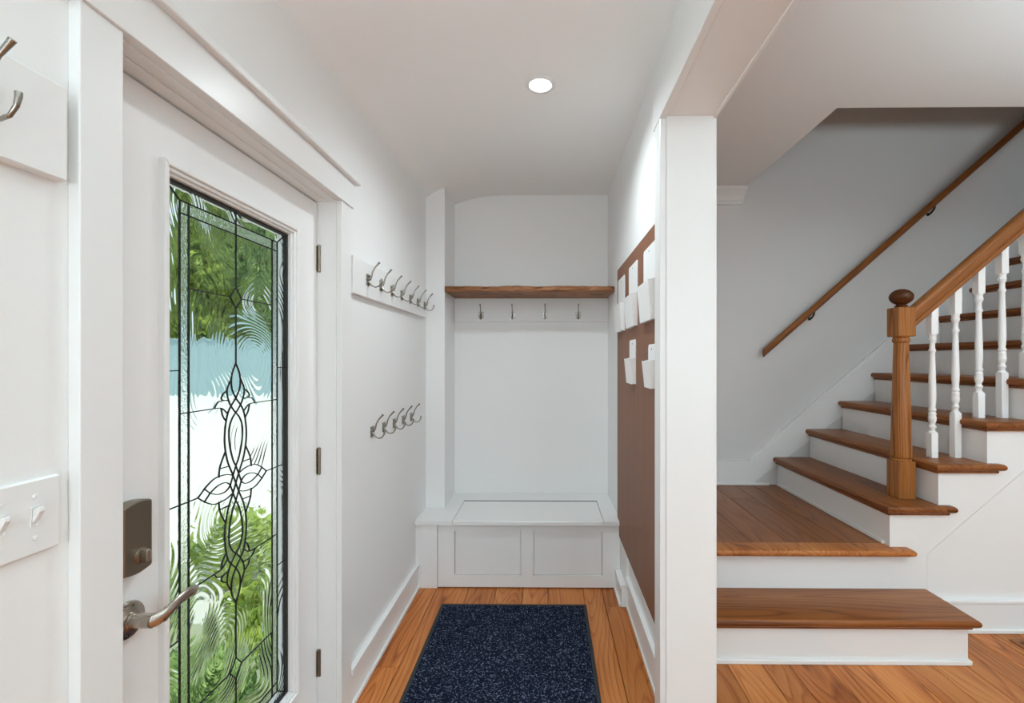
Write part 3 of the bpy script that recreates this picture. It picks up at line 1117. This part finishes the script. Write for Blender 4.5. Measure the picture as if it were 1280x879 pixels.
# ------------------------------------------------------------------ mat
mt_ = thing('door_mat', (-0.19, 1.97, 0.0), 'navy blue flecked door mat with black rubber edge', 'mat')
finish('rubber_border', MB().cbox(-0.602, 0.221, 1.30, 2.592, 0.0005, 0.007, 0.002), M['rubber'], mt_)
mb = MB()
nx_, ny_ = 130, 200
x0, x1, y0, y1 = -0.586, 0.205, 1.318, 2.574
vs_ = []
for j in range(ny_ + 1):
    for i in range(nx_ + 1):
        ed = min(i, j, nx_ - i, ny_ - j)
        z_ = 0.0065 if ed == 0 else 0.0085 + random.uniform(0, .0035)
        vs_.append((x0 + (x1 - x0) * i / nx_, y0 + (y1 - y0) * j / ny_, z_))
fs = [(j * (nx_ + 1) + i, j * (nx_ + 1) + i + 1, (j + 1) * (nx_ + 1) + i + 1, (j + 1) * (nx_ + 1) + i) for j in range(ny_) for i in range(nx_)]
mb.add(vs_, fs)
finish('pile', mb, M['pile'], mt_)

# ------------------------------------------------------------------ staircase
st = thing('staircase', (1.6, 2.6, 0), 'brown wooden stairs with white risers turning right at a landing', 'staircase')


def nosed(x0, x1, y0, y1, z1, th, nose):
    """tread board with rounded nosing on the sides named in nose ('s'outh=-y, 'w'est=-x, 'e'ast=+x)"""
    m_ = MB()
    r = th / 2
    arc = [(-r * math.sin(PI * k / 6), r * math.cos(PI * k / 6)) for k in range(7)]     # outwards, up
    rings = []
    for o_, u_ in arc:
        a_ = x0 + (r if 'w' in nose else 0) + (o_ if 'w' in nose else 0)
        b_ = x1 - (r if 'e' in nose else 0) - (o_ if 'e' in nose else 0)
        c_ = y0 + (r if 's' in nose else 0) + (o_ if 's' in nose else 0)
        rings.append([(a_, c_, z1 - r + u_), (b_, c_, z1 - r + u_), (b_, y1, z1 - r + u_), (a_, y1, z1 - r + u_)])
    vs__ = [p_ for rg in rings for p_ in rg]
    fs__ = [(0, 1, 2, 3), tuple(range(len(vs__) - 1, len(vs__) - 5, -1))]
    for k in range(len(rings) - 1):
        for q_ in range(4):
            q2 = (q_ + 1) % 4
            fs__.append((k * 4 + q_, k * 4 + q2, k * 4 + 4 + q2, k * 4 + 4 + q_))
    return m_.add(vs__, fs__)


TH = 0.036
# bottom step
finish('riser', MB().box(XR2, 1.928, 2.11, 2.13, 0, RISE - TH), M['trim'], st)
finish('step_end', MB().box(1.908, 1.928, 2.13, YSIDE, 0, RISE - TH), M['trim'], st)
finish('shoe_moulding', MB().box(XR2, 1.940, 2.098, 2.11, 0, 0.022).box(1.928, 1.940, 2.11, YSIDE - .03, 0, 0.022), M['trim'], st, bevel=.004)
finish('tread', nosed(XR2, 1.962, 2.075, YSIDE, RISE, TH, 'se'), M['treadx'], st, smooth=True)
finish('cove_moulding', MB().box(XR2, 1.940, 2.096, 2.11, RISE - TH - .014, RISE - TH).box(1.928, 1.942, 2.11, YSIDE - .03, RISE - TH - .014, RISE - TH), M['treadx'], st, bevel=.004)
# landing
Z2 = 2 * RISE
finish('riser', MB().box(XR2, X0 + .0338, YSIDE, YSIDE + .02, RISE, Z2 - TH), M['trim'], st)
finish('landing_nosing', nosed(XR2, 1.866, 2.318, 2.420, Z2, TH, 'se'), M['floor'], st, smooth=True)
finish('landing_deck', MB().box(XR2, X0 + .034, 2.42, YF, Z2 - .06, Z2 - .021), M['dark'], st)
eds = [XR2, 0.73, 0.885, 1.085, 1.27, 1.44, 1.58, X0 + .032]
for i in range(len(eds) - 1):
    cut_ = {2: 3.2, 4: 3.18}.get(i)
    for (a_, b_) in ([(2.4205, cut_), (cut_, YF)] if cut_ else [(2.4205, YF)]):
        finish('landing_plank', MB().cbox(eds[i] + .0008, eds[i + 1] - .0008, a_ + .0006, b_ - .0006, Z2 - .02, Z2 - random.uniform(0, .0006), .002), M['tready'], st)
# upper flight
NT = 9
for i in range(NT):
    zt = RISE * (3 + i)
    xn = X0 + RUN * i                       # nosing line
    xr = xn + 0.034                         # riser face
    finish('riser', MB().box(xr, xr + .018, YSIDE + .0203, YF - .018, zt - RISE, zt - TH), M['trim'], st)
    finish('tread', nosed(xn, xr + RUN + 0.016, 2.335, YF - .018, zt, TH, 's' + 'w'), M['tready'], st, smooth=True)
    finish('tread_return', nosed(xr + RUN + .0165, xr + RUN + .072, 2.335, YSIDE, zt, TH, 'se'), M['treadx'], st, smooth=True)
    finish('cove_moulding', MB().box(xr - .014, xr, YSIDE - .012, YF - .018, zt - TH - .016, zt - TH).box(xr, xr + RUN + .050, YSIDE - .014, YSIDE, zt - TH - .014, zt - TH), M['tready'], st, bevel=.004)
    if i == 0:
        finish('shoe_moulding', MB().box(xr - .013, xr, YSIDE + .05, YF - .03, Z2, Z2 + .020).box(xr - .013, xr + .08, YSIDE + .036, YSIDE + .05, Z2, Z2 + .02), M['trim'], st, bevel=.004)
# stair side: stringer band above a recessed panel
slope = RISE / RUN
zk = lambda x: 0.397 + (x - 1.957) * slope     # upper edge of the recessed panel
poly = [(X0 + .034, RISE - .04)]
for i in range(NT):
    xr = X0 + .034 + RUN * i
    poly += [(xr, RISE * (2 + i)), (xr, RISE * (3 + i) - TH)]
xe = X0 + .034 + RUN * NT
poly += [(xe, RISE * (2 + NT) - TH)]
poly += [(xe, zk(xe)), (1.957, 0.397), (1.957, RISE - .04)]
finish('stringer', MB().prism(poly, YSIDE, YSIDE + .02, 'y'), M['trim'], st)
finish('side_backing', MB().prism([(1.90, 0), (XE, 0), (XE, zk(XE) + .05), (1.90, zk(1.9) + .05)], YSIDE + .0215, YSIDE + .034, 'y'), M['trim'], st)
finish('side_panel', MB().prism([(1.9615, 0), (XE, 0), (XE, zk(XE) - .0065), (1.9615, zk(1.9615) - .0065)], YSIDE + .004, YSIDE + .0205, 'y'), M['trim'], st)
# wall skirt
zs_ = lambda x: 0.625 + (x - 1.558) * slope
xa, xb = 1.56, 4.3
finish('skirt_board', MB().prism([(xa, Z2), (xb, zs_(xb) - 0.5), (xb, zs_(xb)), (xa, zs_(xa))], YF - .017, YF, 'y'), M['trim'], st)
finish('skirt_moulding', MB().prism([(xa - .01, zs_(xa) - .010), (xb, zs_(xb) - .004), (xb, zs_(xb) + .016), (xa - .01, zs_(xa) + .008)], YF - .026, YF, 'y')
       .prism([(xa, zs_(xa) - .026), (xb, zs_(xb) - .022), (xb, zs_(xb) - .012), (xa, zs_(xa) - .018)], YF - .021, YF, 'y'), M['trim'], st, bevel=.003)

# railing
YR_ = 2.507
XN = 1.930
rl = thing('stair_railing', (XN, YR_, RISE * 3), 'oak newel post and handrail with white turned balusters', 'railing')
w = 0.046
zb = RISE * 3
npo = finish('newel_post', MB().cbox(XN - w, XN + w, YR_ - w, YR_ + w, zb, 0.850, .003), M['newel'], rl)
finish('shaft', MB().lathe([(.046, .850), (.047, .856), (.042, .862), (.047, .866), (.049, .875), (.049, .895), (.047, .98), (.044, 1.10), (.040, 1.25), (.037, 1.38), (.0345, 1.475), (.034, 1.487), (.039, 1.492), (.041, 1.500), (.041, 1.508), (.036, 1.514), (.040, 1.522)], XN, YR_, 0, 28), M['newel'], npo, smooth=True)
finish('top_block', MB().cbox(XN - w, XN + w, YR_ - w, YR_ + w, 1.522, 1.680, .004), M['newel'], npo)
fin = [(.020, 1.680), (.030, 1.684), (.031, 1.690), (.022, 1.694), (.024, 1.698)]
for k in range(1, 16):
    a_ = PI * k / 16
    if k < 2:
        continue
    fin.append((.056 * math.sin(a_), 1.738 - .044 * math.cos(a_)))
fin.append((.004, 1.782))
finish('ball_finial', MB().lathe(fin, XN, YR_, 0, 28), M['finial'], npo, smooth=True)


def sloped(prof, xs_, z_at, y_c):
    """sweep a (dy, dz) profile along the flight slope"""
    m_ = MB()
    n_ = len(prof)
    vs__ = []
    for x_ in xs_:
        for dy, dz in prof:
            vs__.append((x_, y_c + dy, z_at(x_) + dz))
    fs__ = [tuple(range(n_)), tuple(range(2 * n_ - 1, n_ - 1, -1))]
    for k in range(n_):
        k2 = (k + 1) % n_
        fs__.append((k, k2, n_ + k2, n_ + k))
    return m_.add(vs__, fs__)


zr = lambda x: 1.573 + (x - (XN + w)) * slope       # underside of the rail
rp = [(-.019, 0), (.019, 0), (.024, .004), (.024, .018), (.018, .022), (.018, .028), (.029, .036), (.033, .060), (.033, .080), (.028, .096), (.014, .106), (-.014, .106), (-.028, .096), (-.033, .080), (-.033, .060), (-.029, .036), (-.018, .028), (-.018, .022), (-.024, .018), (-.024, .004)]
finish('handrail', sloped(rp, (XN + w - .001, 4.0), zr, YR_), M['rail'], rl, smooth=True)
finish('fillet', sloped([(-.021, -.010), (.021, -.010), (.021, 0.001), (-.021, 0.001)], (XN + w, 4.0), zr, YR_), M['rail'], rl)
tp = [(.0195, 0), (.0195, .004), (.013, .010), (.012, .020), (.017, .028), (.018, .034), (.013, .042), (.013, .052), (.018, .064), (.019, .080), (.016, .094), (.018, .100), (.018, .106), (.014, .114), (.018, .120), (.018, .128), (.0135, .136), (.0155, .155), (.0175, .19), (.0165, .26), (.0145, .34), (.0125, .42), (.0125, .435), (.017, .442), (.017, .450), (.0125, .458), (.012, .482), (.013, .492), (.018, .500), (.0195, .512), (.016, .520), (.018, .528), (.0195, .537)]
hb = 0.0185
nb = 0
for k in range(8):
    x = 2.098 + .1255 * k
    tr = k // 2 + 1
    zb_ = RISE * (3 + tr)
    z1 = 1.000 + (x - 2.098) * slope             # start of the turned part
    mb_ = MB().cbox(x - hb, x + hb, YR_ - hb, YR_ + hb, zb_, z1, .002)
    mb_.lathe(tp, x, YR_, z1, 16)
    zt_ = z1 + .537
    bl = finish('baluster', mb_, M['baluster'], rl, smooth=True)
    finish('top_block', MB().prism([(x - hb, zt_), (x + hb, zt_), (x + hb, zr(x + hb) - .008), (x - hb, zr(x - hb) - .008)], YR_ - hb, YR_ + hb, 'y'), M['baluster'], bl)

# wall handrail
wr_ = thing('wall_handrail', (1.64, YF - .07, 1.43), 'brown wooden handrail on brackets along the grey stair wall', 'handrail')
zw = lambda x: 1.418 + (x - 1.640) * 0.885
rp2 = [(.022 * math.cos(2 * PI * k / 16), .030 + .033 * math.sin(2 * PI * k / 16)) for k in range(16)]
finish('rail', sloped(rp2, (1.640, 4.3), zw, YF - .065), M['rail'], wr_, smooth=True)
for x in (2.02, 2.925, 3.83):
    z_ = zw(x)
    finish('bracket', MB().tube([(x, YF - .001, z_ - .045), (x, YF - .030, z_ - .042), (x, YF - .058, z_ - .022), (x, YF - .065, z_ + .002)], [.012, .007, .007, .009], 10), M['dark'], wr_, smooth=True)

# floor register
rg = thing('floor_register', (2.45, 2.22, 0), 'brown slotted floor vent beside the stair side', 'floor vent')
finish('frame', MB().box(2.30, 2.62, 2.145, 2.165, .0005, .006).box(2.30, 2.62, 2.275, 2.295, .0005, .006).box(2.30, 2.32, 2.165, 2.275, .0005, .006).box(2.60, 2.62, 2.165, 2.275, .0005, .006), M['tready'], rg)
finish('well', MB().box(2.32, 2.60, 2.165, 2.275, .0003, .0012), M['dark'], rg)
for k in range(9):
    finish('slat', MB().box(2.321, 2.599, 2.171 + k * .0118, 2.176 + k * .0118, .001, .0055), M['tready'], rg)

# ------------------------------------------------------------------ garden seen through the glass
ZO = -0.62
gr = finish('driveway', MB().box(-60, XL - .14, -6, 70, ZO - .1, ZO), M['concrete'])
tag(gr, 'pale concrete drive outside seen through the door glass', 'driveway', kind='structure')
lw = finish('lawn', MB().box(-4.2, -1.3, 1.2, 3.4, ZO, ZO + .03), M['grass'])
tag(lw, 'green lawn outside the door seen through the lower glass', 'lawn', kind='structure')
bl_ = thing('pale_blue_building', (-18, 25, ZO), 'low pale blue building across the drive behind the glass', 'building')
finish('wall', MB().box(-34, -4.0, 25.0, 29, ZO, 2.44), M['bluewall'], bl_)
finish('coping', MB().box(-34.1, -3.9, 24.93, 29.1, 2.44, 2.54), M['bluewall'], bl_)


def leaves(mb_, c, rx, ry, rz, n, size, shell=0.55):
    for _ in range(n):
        while True:
            d = Vector((random.uniform(-1, 1), random.uniform(-1, 1), random.uniform(-1, 1)))
            if shell < d.length < 1:
                break
        p_ = Vector((c[0] + d.x * rx, c[1] + d.y * ry, c[2] + d.z * rz))
        u_ = Vector((random.uniform(-1, 1), random.uniform(-1, 1), random.uniform(-.8, .8))).normalized()
        w_ = u_.cross(Vector((random.uniform(-1, 1), random.uniform(-1, 1), random.uniform(-1, 1)))).normalized()
        s_ = size * random.uniform(.6, 1.3)
        mb_.add([p_ - u_ * s_, p_ + w_ * s_ * .45, p_ + u_ * s_, p_ - w_ * s_ * .45], [(0, 1, 2, 3)])
    return mb_


def leafmesh(name, mb_, mat, parent):
    me = bpy.data.meshes.new(name)
    org = Vector(BASE[parent.name])
    me.from_pydata([Vector(p_) - org for p_ in mb_.v], [], mb_.f)
    me.materials.append(mat)
    o_ = bpy.data.objects.new(name, me)
    C.objects.link(o_)
    o_.parent = parent
    return o_


for i, (x, y, h, r, lab) in enumerate([
        (-19.6, 34.0, 17.0, 3.0, 'nearer tall tree beyond the pale building, on the hinge side'),
        (-28.0, 34.0, 17.5, 3.0, 'nearer tall tree beyond the pale building, on the latch side'),
        (-29.6, 43.5, 21.0, 3.1, 'farther bright tree standing between the two nearer trees'),
        (-38.2, 43.5, 21.0, 3.1, 'farther deep green tree at the latch edge of the glass')]):
    t = thing('garden_tree', (x, y, ZO), lab, 'tree', 'trees beyond the building')
    finish('trunk', MB().tube([(x, y, ZO), (x + .1, y, 2), (x - .1, y + .1, 5), (x, y, h * .8)], [.28, .22, .16, .06], 10), M['bark'], t, smooth=True)
    mb_ = MB()
    for _ in range(24):
        a_ = random.uniform(0, 2 * PI)
        q = r * random.uniform(0, .60)
        leaves(mb_, (x + q * math.cos(a_), y + q * math.sin(a_) * .8, random.uniform(2.0, h)), r * .75, r * .7, 2.6, 1150, .46, .2)
    leafmesh('foliage', mb_, M['leaf2'] if i in (0, 3) else M['leaf1'], t)
for i, (x, y, r, h, lab, mt) in enumerate([
        (-1.95, 3.35, .38, .42, 'leafy green shrub outside nearest the hinge side of the glass', 'leaf1'),
        (-2.82, 4.12, .38, .60, 'tallest green shrub outside behind the middle of the glass', 'leaf1'),
        (-3.00, 3.20, .38, .44, 'deep green shrub outside at the latch side', 'leaf2'),
        (-1.95, 2.42, .38, .36, 'low green shrub close outside the bottom of the glass', 'leaf2')]):
    t = thing('garden_shrub', (x, y, ZO), lab, 'shrub', 'shrubs outside the door')
    finish('stems', MB().tube([(x, y, ZO), (x, y, ZO + h * .6)], .02, 6), M['bark'], t)
    leafmesh('foliage', leaves(MB(), (x, y, ZO + h * .55), r, r, h * .55, 520, .07, .2), M[mt], t)
